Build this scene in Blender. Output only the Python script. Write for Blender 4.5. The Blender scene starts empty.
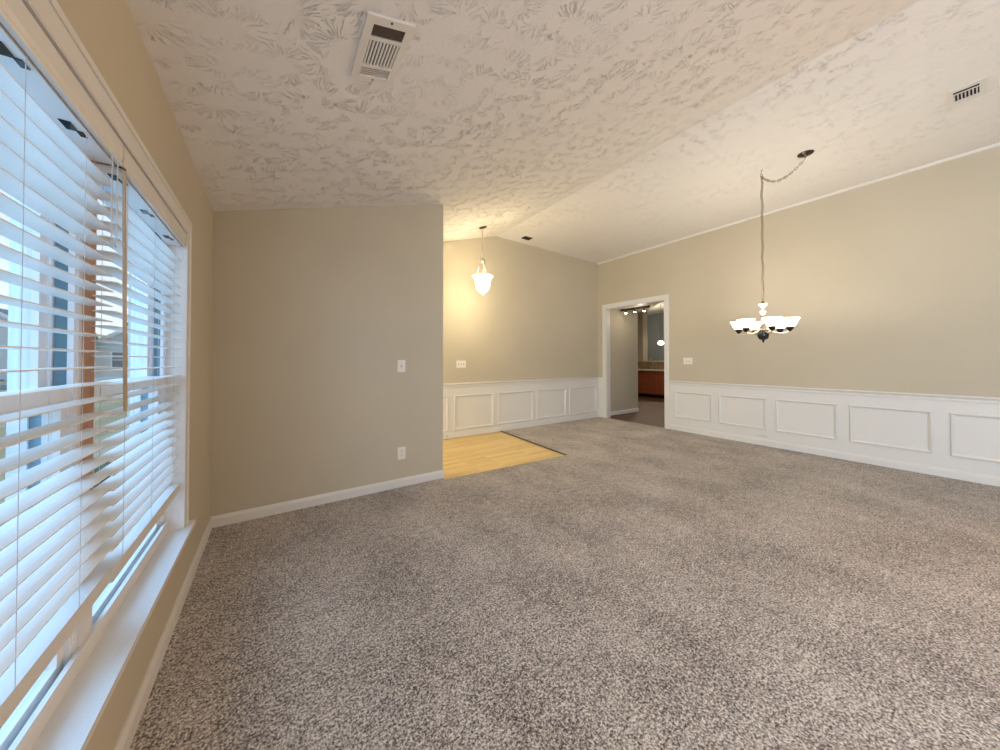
import bpy, bmesh, math, random
from mathutils import Vector, Matrix

random.seed(7)
PI = math.pi
SC = bpy.context.scene
COL = SC.collection

# ------------------------------------------------------------------ camera
CAM_X, CAM_H, YAW, PITCH, FPX = 0.398, 1.27, 0.5982, 0.012, 329.73
cam_data = bpy.data.cameras.new('camera')
cam_data.sensor_width = 36.0
cam_data.lens = FPX / 1000.0 * 36.0
cam_data.shift_y = -(375 - 356.29) / 1000.0
cam_data.clip_start = 0.02
cam = bpy.data.objects.new('camera', cam_data)
cam.location = (CAM_X, 0, CAM_H)
cam.rotation_euler = (PI / 2 + PITCH, 0, -YAW)
COL.objects.link(cam)
SC.camera = cam

# ------------------------------------------------------------------ colour management
SC.view_settings.view_transform = 'Standard'
SC.view_settings.look = 'None'
SC.view_settings.gamma = 1.0
SC.view_settings.exposure = -0.10
SC.view_settings.use_curve_mapping = False
SC.cycles.max_bounces = 14
SC.cycles.diffuse_bounces = 8
SC.cycles.transparent_max_bounces = 24
SC.cycles.sample_clamp_indirect = 6.0

# ------------------------------------------------------------------ world: bright pale sky
world = bpy.data.worlds.new('sky')
SC.world = world
world.use_nodes = True
wn = world.node_tree
bg = wn.nodes['Background']
tc = wn.nodes.new('ShaderNodeTexCoord')
sep = wn.nodes.new('ShaderNodeSeparateXYZ')
ramp = wn.nodes.new('ShaderNodeValToRGB')
ramp.color_ramp.elements[0].position = 0.0
ramp.color_ramp.elements[0].color = (1.0, 1.0, 1.0, 1)
ramp.color_ramp.elements[1].position = 0.7
ramp.color_ramp.elements[1].color = (0.42, 0.66, 1.0, 1)
wn.links.new(tc.outputs['Generated'], sep.inputs[0])
wn.links.new(sep.outputs['Z'], ramp.inputs[0])
wn.links.new(ramp.outputs[0], bg.inputs['Color'])
bg.inputs['Strength'].default_value = 1.4


def light(name, kind, loc, power, color, rot=(0, 0, 0), **kw):
    d = bpy.data.lights.new(name, kind)
    d.energy = power
    d.color = color
    for k, v in kw.items():
        setattr(d, k, v)
    o = bpy.data.objects.new(name, d)
    o.location = loc
    o.rotation_euler = rot
    COL.objects.link(o)
    return o


# daylight falling on the double window from the open sky outside
light('sky_daylight', 'AREA', (-1.5, 1.35, 2.0), 155, (0.32, 0.61, 1.0), (0, math.radians(-78), 0), shape='RECTANGLE', size=2.2, size_y=3.4)
# unseen warm area light, added behind the viewer to tint the window wall
light('warm_fill', 'AREA', (6.1, -1.3, 1.5), 31, (1.0, 0.45, 0.12), (0, math.radians(88), 0), shape='RECTANGLE', size=1.2, size_y=2.0, spread=math.radians(110))
# added area fills where no opening is built
# pale warm fill added at the hidden end of the foyer to brighten it
light('foyer_fill', 'AREA', (0.08, 4.15, 1.5), 34, (1.0, 0.93, 0.70), (0, math.radians(-90), 0), shape='RECTANGLE', size=1.6, size_y=0.9)
light('cool_side_fill', 'AREA', (0.06, -2.4, 1.4), 225, (0.76, 0.87, 1.0), (0, math.radians(-90), 0), shape='RECTANGLE', size=1.5, size_y=2.0)  # cool fill added behind the viewer for the right wall and ceiling


# ------------------------------------------------------------------ materials
def new_mat(name, color=(0.8, 0.8, 0.8), rough=0.5, metal=0.0, spec=0.5):
    m = bpy.data.materials.new(name)
    m.use_nodes = True
    b = m.node_tree.nodes['Principled BSDF']
    b.inputs['Base Color'].default_value = (*color, 1)
    b.inputs['Roughness'].default_value = rough
    b.inputs['Metallic'].default_value = metal
    b.inputs['Specular IOR Level'].default_value = spec
    return m


class N:
    """tiny node-tree builder"""
    def __init__(s, m):
        s.t = m.node_tree
        s.b = s.t.nodes['Principled BSDF']

    def n(s, kind, **kw):
        x = s.t.nodes.new(kind)
        for k, v in kw.items():
            if k in x.inputs:
                x.inputs[k].default_value = v
            else:
                setattr(x, k, v)
        return x

    def l(s, a, b):
        s.t.links.new(a, b)

    def pos(s, scale=(1, 1, 1)):
        g = s.n('ShaderNodeNewGeometry')
        mp = s.n('ShaderNodeMapping')
        mp.inputs['Scale'].default_value = scale
        s.l(g.outputs['Position'], mp.inputs[0])
        return mp.outputs[0]

    def math(s, op, a, b=None):
        x = s.n('ShaderNodeMath', operation=op)
        for i, v in enumerate((a, b)):
            if v is None:
                continue
            if isinstance(v, (int, float)):
                x.inputs[i].default_value = v
            else:
                s.l(v, x.inputs[i])
        return x.outputs[0]

    def noise(s, vec, scale, detail=2.0, rough=0.5, dim='3D'):
        x = s.n('ShaderNodeTexNoise', noise_dimensions=dim)
        x.inputs['Scale'].default_value = scale
        x.inputs['Detail'].default_value = detail
        x.inputs['Roughness'].default_value = rough
        s.l(vec, x.inputs['Vector'])
        return x.outputs['Fac']

    def ramp(s, fac, stops):
        x = s.n('ShaderNodeValToRGB')
        e = x.color_ramp.elements
        while len(e) < len(stops):
            e.new(0.5)
        for i, (p, c) in enumerate(stops):
            e[i].position = p
            e[i].color = (*c, 1) if len(c) == 3 else c
        s.l(fac, x.inputs[0])
        return x.outputs[0]

    def bump(s, h, strength=0.3, dist=0.01):
        x = s.n('ShaderNodeBump')
        x.inputs['Strength'].default_value = strength
        x.inputs['Distance'].default_value = dist
        s.l(h, x.inputs['Height'])
        s.l(x.outputs[0], s.b.inputs['Normal'])


def mat_paint(name, color, rough=0.75, bump=0.12):
    m = new_mat(name, color, rough, spec=0.3)
    k = N(m)
    p = k.pos()
    big = k.noise(p, 1.2, 2)
    c2 = tuple(x * 0.955 for x in color)
    k.l(k.ramp(big, [(0.35, c2), (0.65, color)]), k.b.inputs['Base Color'])
    k.bump(k.noise(p, 160, 2), bump, 0.002)
    return m


def mat_ceiling():
    m = new_mat('stomped_plaster', (0.80, 0.775, 0.75), 0.85, spec=0.2)
    k = N(m)
    p = k.pos((1, 1, 0))
    # wobble the coordinates a little so cells are not regular
    vor = k.n('ShaderNodeTexVoronoi', voronoi_dimensions='2D')
    vor.inputs['Scale'].default_value = 7.0
    vor.inputs['Randomness'].default_value = 1.0
    wob = k.n('ShaderNodeTexNoise')
    wob.inputs['Scale'].default_value = 9.0
    k.l(p, wob.inputs['Vector'])
    wsub = k.n('ShaderNodeVectorMath', operation='MULTIPLY_ADD')
    k.l(wob.outputs['Color'], wsub.inputs[0])
    wsub.inputs[1].default_value = (0.05, 0.05, 0.0)
    k.l(p, wsub.inputs[2])
    p0 = p
    p = wsub.outputs[0]
    k.l(p, vor.inputs['Vector'])
    sub = k.n('ShaderNodeVectorMath', operation='SUBTRACT')
    k.l(p, sub.inputs[0])
    k.l(vor.outputs['Position'], sub.inputs[1])
    sp = k.n('ShaderNodeSeparateXYZ')
    k.l(sub.outputs[0], sp.inputs[0])
    ang = k.math('ARCTAN2', sp.outputs[1], sp.outputs[0])
    ln = k.n('ShaderNodeVectorMath', operation='LENGTH')
    k.l(sub.outputs[0], ln.inputs[0])
    rad = ln.outputs['Value']
    scol = k.n('ShaderNodeSeparateColor')
    k.l(vor.outputs['Color'], scol.inputs[0])
    cmb = k.n('ShaderNodeCombineXYZ')
    k.l(k.math('MULTIPLY', ang, 4.6), cmb.inputs[0])
    k.l(k.math('MULTIPLY', rad, 8.0), cmb.inputs[1])
    k.l(k.math('MULTIPLY', scol.outputs[0], 40.0), cmb.inputs[2])
    strokes = k.noise(cmb.outputs[0], 2.2, 2.5, 0.55)
    ridge = k.ramp(strokes, [(0.55, (0, 0, 0)), (0.60, (1, 1, 1)), (0.72, (0.5, 0.5, 0.5))])
    fade = k.ramp(rad, [(0.0, (0.0, 0.0, 0.0)), (0.025, (0.1, 0.1, 0.1)), (0.045, (1, 1, 1)), (0.095, (0.8, 0.8, 0.8)), (0.125, (0.0, 0.0, 0.0))])
    # each stomp leaves a fan, not a full star
    fan = k.math('COSINE', k.math('SUBTRACT', ang, k.math('MULTIPLY', scol.outputs[1], 6.283)))
    fanm = k.ramp(k.math('ADD', k.math('MULTIPLY', fan, 0.5), 0.5), [(0.30, (0, 0, 0)), (0.62, (1, 1, 1))])
    patch = k.ramp(k.noise(p, 2.2, 2), [(0.40, (0.25, 0.25, 0.25)), (0.62, (1, 1, 1))])
    h = k.math('MULTIPLY', k.math('MULTIPLY', ridge, fade), k.math('MULTIPLY', patch, fanm))
    # the stomp is heavier on the sloped side than on the flat side
    sx = k.n('ShaderNodeSeparateXYZ')
    k.l(p, sx.inputs[0])
    side = k.ramp(k.math('DIVIDE', sx.outputs[0], 6.4), [(0.0, (0.75, 0.75, 0.75)), (0.25, (1, 1, 1)), (0.50, (0.8, 0.8, 0.8)), (0.66, (0.16, 0.16, 0.16))])
    h = k.math('MULTIPLY', h, side)
    fine = k.math('MULTIPLY', k.noise(p, 55, 3), 0.12)
    k.bump(k.math('ADD', h, fine), 0.9, 0.013)
    return m


def mat_carpet():
    m = new_mat('frieze_carpet', (0.3, 0.25, 0.2), 1.0, spec=0.05)
    k = N(m)
    p = k.pos((1, 1, 1))
    tuft = k.noise(p, 150, 2.0, 0.6)
    fleck = k.noise(p, 85, 2.0, 0.6)
    clump = k.noise(p, 22, 3, 0.6)
    mixv = k.math('ADD', k.math('ADD', k.math('MULTIPLY', tuft, 0.45), k.math('MULTIPLY', fleck, 0.40)), k.math('MULTIPLY', clump, 0.15))
    track = k.noise(k.pos((1.1, 0.8, 1)), 2.2, 3, 0.6)
    mixv2 = k.math('ADD', mixv, k.math('MULTIPLY', k.math('SUBTRACT', track, 0.5), 0.12))
    col = k.ramp(mixv2, [(0.395, (0.045, 0.032, 0.027)), (0.455, (0.19, 0.158, 0.14)),
                         (0.512, (0.47, 0.412, 0.365)), (0.59, (0.84, 0.78, 0.72))])
    k.l(col, k.b.inputs['Base Color'])
    k.b.inputs['Sheen Weight'].default_value = 0.25
    k.b.inputs['Sheen Roughness'].default_value = 0.6
    k.bump(mixv, 0.9, 0.02)
    return m


def mat_planks(name, ca, cb, cc, width=0.083, length=1.1, rough=0.32):
    """strip flooring running along x"""
    m = new_mat(name, ca, rough)
    k = N(m)
    p = k.pos((1, 1, 1))
    br = k.n('ShaderNodeTexBrick', offset=0.37, squash=1.0)
    br.inputs['Scale'].default_value = 1.0
    br.inputs['Brick Width'].default_value = length
    br.inputs['Row Height'].default_value = width
    br.inputs['Mortar Size'].default_value = 0.0015
    br.inputs['Color1'].default_value = (*ca, 1)
    br.inputs['Color2'].default_value = (*cb, 1)
    br.inputs['Mortar'].default_value = (*(x * 0.45 for x in ca), 1)
    k.l(p, br.inputs['Vector'])
    grain = k.noise(k.pos((4, 60, 4)), 1.0, 4, 0.6)
    mx = k.n('ShaderNodeMixRGB', blend_type='MIX')
    k.l(k.ramp(grain, [(0.4, (0, 0, 0)), (0.7, (0.6, 0.6, 0.6))]), mx.inputs[0])
    k.l(br.outputs['Color'], mx.inputs[1])
    mx.inputs[2].default_value = (*cc, 1)
    k.l(mx.outputs[0], k.b.inputs['Base Color'])
    k.bump(br.outputs['Fac'], -0.15, 0.002)
    return m


def mat_wood(name, ca, cb, rough=0.4, scale=(6, 6, 0.8)):
    m = new_mat(name, ca, rough)
    k = N(m)
    g = k.noise(k.pos(scale), 8, 4, 0.6)
    k.l(k.ramp(g, [(0.35, ca), (0.65, cb)]), k.b.inputs['Base Color'])
    return m


def mat_noise(name, ca, cb, scale, rough=0.9, bump=0.0, detail=3):
    m = new_mat(name, ca, rough, spec=0.2)
    k = N(m)
    g = k.noise(k.pos(), scale, detail)
    k.l(k.ramp(g, [(0.35, ca), (0.65, cb)]), k.b.inputs['Base Color'])
    if bump:
        k.bump(g, bump, 0.02)
    return m


def mat_tiles(name, ca, cb, mortar, w, h):
    m = new_mat(name, ca, 0.35)
    k = N(m)
    g = k.n('ShaderNodeNewGeometry')
    sp = k.n('ShaderNodeSeparateXYZ')
    k.l(g.outputs['Position'], sp.inputs[0])
    cm = k.n('ShaderNodeCombineXYZ')
    k.l(k.math('ADD', sp.outputs[0], sp.outputs[1]), cm.inputs[0])
    k.l(sp.outputs[2], cm.inputs[1])
    br = k.n('ShaderNodeTexBrick')
    br.inputs['Scale'].default_value = 1.0
    br.inputs['Brick Width'].default_value = w
    br.inputs['Row Height'].default_value = h
    br.inputs['Mortar Size'].default_value = min(w, h) * 0.05
    br.inputs['Color1'].default_value = (*ca, 1)
    br.inputs['Color2'].default_value = (*cb, 1)
    br.inputs['Mortar'].default_value = (*mortar, 1)
    k.l(cm.outputs[0], br.inputs['Vector'])
    k.l(br.outputs['Color'], k.b.inputs['Base Color'])
    return m


def mat_glow(name, color, strength, base=(0.9, 0.88, 0.82)):
    m = new_mat(name, base, 0.35)
    b = m.node_tree.nodes['Principled BSDF']
    b.inputs['Emission Color'].default_value = (*color, 1)
    b.inputs['Emission Strength'].default_value = strength
    return m


def mat_glass():
    m = bpy.data.materials.new('window_glass')
    m.use_nodes = True
    t = m.node_tree
    t.nodes.remove(t.nodes['Principled BSDF'])
    out = t.nodes['Material Output']
    tr = t.nodes.new('ShaderNodeBsdfTransparent')
    tr.inputs[0].default_value = (0.93, 0.97, 0.98, 1)
    gl = t.nodes.new('ShaderNodeBsdfGlossy')
    gl.inputs['Roughness'].default_value = 0.02
    mix = t.nodes.new('ShaderNodeMixShader')
    lw = t.nodes.new('ShaderNodeLayerWeight')
    lw.inputs['Blend'].default_value = 0.25
    mul = t.nodes.new('ShaderNodeMath')
    mul.operation = 'MULTIPLY_ADD'
    mul.inputs[1].default_value = 0.18
    mul.inputs[2].default_value = 0.03
    t.links.new(lw.outputs['Facing'], mul.inputs[0])
    t.links.new(mul.outputs[0], mix.inputs[0])
    t.links.new(tr.outputs[0], mix.inputs[1])
    t.links.new(gl.outputs[0], mix.inputs[2])
    t.links.new(mix.outputs[0], out.inputs[0])
    return m


def mat_slat():
    m = new_mat('blind_slat_white', (0.86, 0.87, 0.86), 0.35)
    return m


M = {}
M['wall'] = mat_paint('greige_wall_paint', (0.56, 0.505, 0.395))
M['trim'] = new_mat('white_trim_paint', (0.74, 0.73, 0.71), 0.35)
M['ceiling'] = mat_ceiling()
M['carpet'] = mat_carpet()
M['oak'] = mat_planks('honey_oak_strip', (0.82, 0.59, 0.21), (0.66, 0.42, 0.13), (0.86, 0.67, 0.31), width=0.075, length=0.9)
M['darkwood'] = mat_planks('dark_wood_floor', (0.075, 0.030, 0.010), (0.055, 0.021, 0.007), (0.095, 0.043, 0.017), width=0.12, rough=0.6)
M['slat'] = mat_slat()
M['cord'] = new_mat('grey_white_cord', (0.55, 0.56, 0.56), 0.9)
M['wand'] = mat_wood('wand_shade_tan', (0.42, 0.29, 0.17), (0.52, 0.38, 0.24))  # white wand; its warm backlit shade is put into the tan
M['vinyl'] = new_mat('white_vinyl', (0.80, 0.82, 0.84), 0.35)
M['groove_shade'] = new_mat('groove_shade_blue', (0.16, 0.30, 0.38), 0.5)  # teal shade of the sash grooves, given as a colour
M['mull'] = mat_wood('mullion_shade_brown', (0.42, 0.22, 0.13), (0.50, 0.28, 0.17))  # brown puts the warm interior shade into the post's colour
M['glass'] = mat_glass()
M['nickel'] = new_mat('brushed_nickel', (0.62, 0.56, 0.48), 0.28, 1.0)
M['chain'] = new_mat('antique_nickel_chain', (0.30, 0.25, 0.20), 0.35, 1.0)
M['bronze'] = new_mat('dark_bronze', (0.045, 0.032, 0.025), 0.3, 0.7)
M['black'] = new_mat('gloss_black', (0.012, 0.012, 0.014), 0.12, 0.0)
M['shade'] = mat_glow('lit_frosted_glass', (1.0, 0.88, 0.68), 7.0)
M['bellglass'] = mat_glow('lit_bell_glass', (1.0, 0.84, 0.52), 9.0)
M['bulb'] = mat_glow('lit_bulb', (1.0, 0.85, 0.62), 25.0)
M['ventwhite'] = new_mat('white_enamel', (0.72, 0.69, 0.65), 0.4)
M['ventdark'] = new_mat('dark_duct', (0.012, 0.012, 0.014), 0.8)
M['plate'] = new_mat('white_plastic', (0.83, 0.80, 0.74), 0.3)
M['slot'] = new_mat('dark_slot', (0.08, 0.07, 0.06), 0.6)
M['brownvent'] = new_mat('brown_enamel', (0.06, 0.042, 0.03), 0.5)
M['cherry'] = mat_wood('cherry_cabinet', (0.27, 0.070, 0.026), (0.38, 0.115, 0.045), 0.4)
M['counter'] = mat_noise('cream_countertop', (0.66, 0.60, 0.50), (0.74, 0.69, 0.60), 40, 0.3)
M['mosaic'] = mat_tiles('brown_mosaic', (0.30, 0.17, 0.08), (0.42, 0.30, 0.17), (0.30, 0.26, 0.2), 0.10, 0.10)
M['bluewall'] = mat_paint('slate_blue_paint', (0.22, 0.265, 0.285))
M['kceil'] = mat_noise('popcorn_ceiling', (0.62, 0.60, 0.56), (0.72, 0.70, 0.66), 70, 0.95, 0.5)
M['dry_lawn'] = mat_noise('dormant_lawn', (0.58, 0.44, 0.25), (0.48, 0.37, 0.21), 3.0, 1.0)
M['asphalt'] = mat_noise('asphalt', (0.16, 0.16, 0.165), (0.20, 0.20, 0.205), 8.0, 0.95)
M['siding'] = mat_tiles('pale_siding', (0.60, 0.63, 0.64), (0.62, 0.65, 0.66), (0.42, 0.45, 0.47), 4.0, 0.15)
M['tansiding'] = mat_tiles('tan_siding', (0.50, 0.45, 0.37), (0.52, 0.47, 0.39), (0.34, 0.30, 0.25), 4.0, 0.15)
M['brick'] = mat_tiles('red_brick', (0.40, 0.17, 0.10), (0.48, 0.23, 0.14), (0.5, 0.45, 0.4), 0.21, 0.075)
M['roof'] = mat_noise('grey_shingles', (0.15, 0.155, 0.17), (0.24, 0.245, 0.26), 5.0, 0.95)
M['darkpane'] = new_mat('dark_pane', (0.06, 0.09, 0.11), 0.1)
M['leaf'] = mat_noise('shrub_leaves', (0.05, 0.085, 0.035), (0.10, 0.14, 0.055), 6, 0.8)
M['leaf2'] = mat_noise('tree_leaves', (0.10, 0.17, 0.06), (0.18, 0.26, 0.10), 3, 0.8)
M['bark'] = mat_noise('bark', (0.10, 0.07, 0.05), (0.16, 0.12, 0.09), 12, 0.95)
M['mulch'] = mat_noise('mulch', (0.07, 0.045, 0.03), (0.12, 0.08, 0.055), 14, 1.0)


# ------------------------------------------------------------------ mesh builder
class MB:
    def __init__(s):
        s.bm = bmesh.new()
        s.M = Matrix.Identity(4)

    def v(s, p):
        return s.bm.verts.new(s.M @ Vector(p))

    def f(s, vs):
        try:
            return s.bm.faces.new(vs)
        except ValueError:
            return None

    def box(s, x0, x1, y0, y1, z0, z1):
        c = [s.v((x, y, z)) for x in (x0, x1) for y in (y0, y1) for z in (z0, z1)]
        for q in ((0, 1, 3, 2), (4, 6, 7, 5), (0, 4, 5, 1), (2, 3, 7, 6), (0, 2, 6, 4), (1, 5, 7, 3)):
            s.f([c[i] for i in q])
        return s

    def prism(s, poly, ext):
        """poly: list of 3D points (planar), ext: extrusion vector"""
        e = Vector(ext)
        a = [s.v(p) for p in poly]
        b = [s.v(Vector(p) + e) for p in poly]
        s.f(a)
        s.f(b[::-1])
        n = len(poly)
        for i in range(n):
            s.f([a[i], b[i], b[(i + 1) % n], a[(i + 1) % n]])
        return s

    def sweep(s, prof, length_axis_pts):
        """prof: list of (Vector) offsets; swept straight between two points"""
        p0, p1 = (Vector(p) for p in length_axis_pts)
        a = [s.v(p0 + Vector(o)) for o in prof]
        b = [s.v(p1 + Vector(o)) for o in prof]
        n = len(prof)
        for i in range(n):
            s.f([a[i], a[(i + 1) % n], b[(i + 1) % n], b[i]])
        s.f(a[::-1])
        s.f(b)
        return s

    def tube(s, pts, r, n=10, caps=True):
        pts = [Vector(p) for p in pts]
        rs = r if isinstance(r, (list, tuple)) else [r] * len(pts)
        rings = []
        up = None
        for i, p in enumerate(pts):
            t = (pts[min(i + 1, len(pts) - 1)] - pts[max(i - 1, 0)]).normalized()
            if up is None:
                up = t.orthogonal().normalized()
            else:
                up = (up - t * up.dot(t)).normalized()
            w = t.cross(up)
            rings.append([s.v(p + (up * math.cos(a) + w * math.sin(a)) * rs[i]) for a in (2 * PI * k / n for k in range(n))])
        for a, b in zip(rings, rings[1:]):
            for k in range(n):
                s.f([a[k], a[(k + 1) % n], b[(k + 1) % n], b[k]])
        if caps:
            s.f(rings[0][::-1])
            s.f(rings[-1])
        return s

    def lathe(s, prof, c=(0, 0, 0), n=24, closed=False):
        """prof: [(r, z)], around z through c"""
        c = Vector(c)
        rings = []
        for r, z in prof:
            if r < 1e-5:
                rings.append([s.v(c + Vector((0, 0, z)))])
            else:
                rings.append([s.v(c + Vector((r * math.cos(2 * PI * k / n), r * math.sin(2 * PI * k / n), z))) for k in range(n)])
        for a, b in zip(rings, rings[1:]):
            for k in range(n):
                k2 = (k + 1) % n
                if len(a) == 1 and len(b) == 1:
                    continue
                if len(a) == 1:
                    s.f([a[0], b[k2], b[k]])
                elif len(b) == 1:
                    s.f([a[k], a[k2], b[0]])
                else:
                    s.f([a[k], a[k2], b[k2], b[k]])
        return s

    def link(s, c, axis, side, L=0.03, W=0.018, r=0.0022, n=14, m=6):
        """one oval chain link: long axis 'axis', lying in plane axis/side"""
        c, ax, sd = Vector(c), Vector(axis).normalized(), Vector(side).normalized()
        nn = ax.cross(sd)
        rings = []
        for i in range(n):
            a = 2 * PI * i / n
            p = c + ax * (math.cos(a) * L / 2) + sd * (math.sin(a) * W / 2)
            o = (ax * math.cos(a) * W + sd * math.sin(a) * L).normalized()
            rings.append([s.v(p + (o * math.cos(b) + nn * math.sin(b)) * r) for b in (2 * PI * j / m for j in range(m))])
        for i in range(n):
            a, b = rings[i], rings[(i + 1) % n]
            for j in range(m):
                s.f([a[j], a[(j + 1) % m], b[(j + 1) % m], b[j]])
        return s

    def blob(s, c, r, sq=(1, 1, 1), sub=2, rough=0.0):
        mm = Matrix.Translation(s.M @ Vector(c)) @ Matrix.Diagonal((*[r * q for q in sq], 1))
        g = bmesh.ops.create_icosphere(s.bm, subdivisions=sub, radius=1.0, matrix=mm)
        if rough:
            cc = s.M @ Vector(c)
            for vv in g['verts']:
                vv.co = cc + (vv.co - cc) * (1 + random.uniform(-rough, rough))
        return s

    def build(s, name, mat, parent=None, org=None, smooth=False, bevel=0.0, angle=None):
        if bevel:
            ed = [e for e in s.bm.edges if len(e.link_faces) == 2 and e.calc_face_angle(0) > 0.5]
            bmesh.ops.bevel(s.bm, geom=ed, offset=bevel, segments=2, affect='EDGES', clamp_overlap=True)
        bmesh.ops.recalc_face_normals(s.bm, faces=s.bm.faces)
        if parent is not None:
            org = parent.get('_w', (0, 0, 0))
        if org is None:
            org = (0, 0, 0)
        org = Vector(org)
        for vv in s.bm.verts:
            vv.co -= org
        me = bpy.data.meshes.new(name)
        s.bm.to_mesh(me)
        s.bm.free()
        me.materials.append(mat)
        if smooth:
            for p in me.polygons:
                p.use_smooth = True
            try:
                me.set_sharp_from_angle(angle=math.radians(40))
            except Exception:
                pass
        o = bpy.data.objects.new(name, me)
        COL.objects.link(o)
        if parent is not None:
            o.parent = parent
        else:
            o.location = org
        o['_w'] = tuple(org)
        return o


def thing(name, label, cat, loc, group=None):
    o = bpy.data.objects.new(name, None)
    o.empty_display_size = 0.1
    o.location = loc
    o['_w'] = tuple(loc)
    o['label'] = label
    o['category'] = cat
    if group:
        o['group'] = group
    COL.objects.link(o)
    return o


def tag(o, label, cat, group=None, kind=None):
    if label:
        o['label'] = label
    if cat:
        o['category'] = cat
    if group:
        o['group'] = group
    if kind:
        o['kind'] = kind
    return o


def struct(o, label=None, cat=None):
    return tag(o, label, cat, kind='structure')


# ------------------------------------------------------------------ dimensions (metres)
X1, X2, XR = 1.905, 6.428, 3.675       # stub wall end, right wall, ceiling ridge
Y1, Y2, YB = 3.311, 4.905, -4.2        # stub wall, foyer wall, wall behind the viewer
HL, HR, HC = 2.409, 3.497, 3.459       # eave, ridge, right wall top
SL = (HR - HL) / XR
SR = (HC - HR) / (X2 - XR)
zl = lambda x: HL + SL * x
zr = lambda x: HR + SR * (x - XR)
RAIL = 0.893
SILL, WTOP = 0.395, 1.945
WY0, WY1 = 0.64, 2.365
MY0, MY1 = 1.47, 1.535                  # mullion

# ------------------------------------------------------------------ room shell
b = MB()
b.box(-0.2, 0, YB, WY0, -0.1, HL)
b.box(-0.2, 0, WY1, Y2 + 0.12, -0.1, HL)
b.box(-0.2, 0, WY0, WY1, -0.1, SILL - 0.03)
b.box(-0.2, 0, WY0, WY1, WTOP, HL)
struct(b.build('wall_left', M['wall']), 'tan window wall along the left side of the room', 'wall')

b = MB()
b.prism([(0, Y1, -0.02), (X1, Y1, -0.02), (X1, Y1, zl(X1)), (0, Y1, HL)], (0, 0.12, 0))
struct(b.build('wall_partition', M['wall']), 'short greige partition wall with one switch and one outlet', 'wall')

b = MB()
b.prism([(0, Y2, -0.1), (X2 + 0.12, Y2, -0.1), (X2 + 0.12, Y2, zr(X2 + 0.12)), (XR, Y2, HR), (0, Y2, HL)], (0, 0.12, 0))
struct(b.build('wall_far', M['wall']), 'far foyer wall behind the hanging bell lamp', 'wall')

OY0, OY1, OZ = 3.364, 4.690, 2.41       # cased opening
b = MB()
b.box(X2, X2 + 0.12, YB, OY0, -0.1, HC)
b.box(X2, X2 + 0.12, OY1, Y2, -0.1, HC)
b.box(X2, X2 + 0.12, OY0, OY1, OZ, HC)
struct(b.build('wall_right', M['wall']), 'long greige wall on the right above white panelling', 'wall')

b = MB()
b.prism([(-0.2, YB, -0.1), (X2 + 0.12, YB, -0.1), (X2 + 0.12, YB, zr(X2 + 0.12)), (XR, YB, HR), (-0.2, YB, zl(-0.2))], (0, -0.12, 0))
struct(b.build('wall_back', M['wall']), 'wall behind the viewer', 'wall')

b = MB()
b.prism([(-0.2, YB, zl(-0.2)), (XR, YB, HR), (X2 + 0.12, YB, zr(X2 + 0.12)), (X2 + 0.12, YB, zr(X2) + 0.2), (XR, YB, HR + 0.2), (-0.2, YB, zl(-0.2) + 0.2)], (0, Y2 + 0.12 - YB, 0))
struct(b.build('ceiling', M['ceiling']), 'white stomp textured ceiling sloping up from the window wall', 'ceiling')

HWc = [(1.89, 3.25), (3.627, 3.17), (3.752, Y2)]
b = MB()
b.prism([(x, y, -0.03) for x, y in [(0, YB), (X2 + 0.02, YB), (X2 + 0.02, Y2), HWc[2], HWc[1], (1.908, 3.249), (1.905, 3.33), (0, 3.33)]], (0, 0, 0.03))
struct(b.build('floor', M['carpet']), 'mottled brown and grey frieze carpet over the whole room', 'floor')
b = MB()
b.box(0, 3.79, 3.14, Y2, -0.06, -0.008)
struct(b.build('floor', M['oak']), 'honey oak strip floor of the foyer', 'floor')

# transition strip between carpet and oak
b = MB()
p0, p1, p2 = [Vector((x, y, 0)) for x, y in HWc]
for a, c in ((p1, p2),):
    d = (c - a).normalized()
    w = Vector((-d.y, d.x, 0))
    b.prism([a - w * 0.012, c - w * 0.012, c + w * 0.012, a + w * 0.012], (0, 0, 0.006))
struct(b.build('trim', M['bronze']), 'dark metal strip between carpet and oak floor', 'trim')

# baseboards with eased top
def base_profile(nx, ny, h=0.085, t=0.013):
    return [Vector((0, 0, 0)), Vector((nx * t, ny * t, 0)), Vector((nx * t, ny * t, h * 0.72)), Vector((nx * t * 0.55, ny * t * 0.55, h * 0.9)), Vector((nx * t * 0.4, ny * t * 0.4, h)), Vector((0, 0, h))]

b = MB().sweep(base_profile(1, 0), ((0, YB, 0), (0, Y1, 0)))
struct(b.build('baseboard_left', M['trim']), 'white baseboard under the window', 'baseboard')
b = MB().sweep(base_profile(0, -1), ((0, Y1, 0), (X1 + 0.013, Y1, 0)))
b.sweep(base_profile(1, 0), ((X1, Y1, -0.005), (X1, Y1 + 0.12, -0.005)))
struct(b.build('baseboard_partition', M['trim']), 'white baseboard along the short partition wall', 'baseboard')

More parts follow.
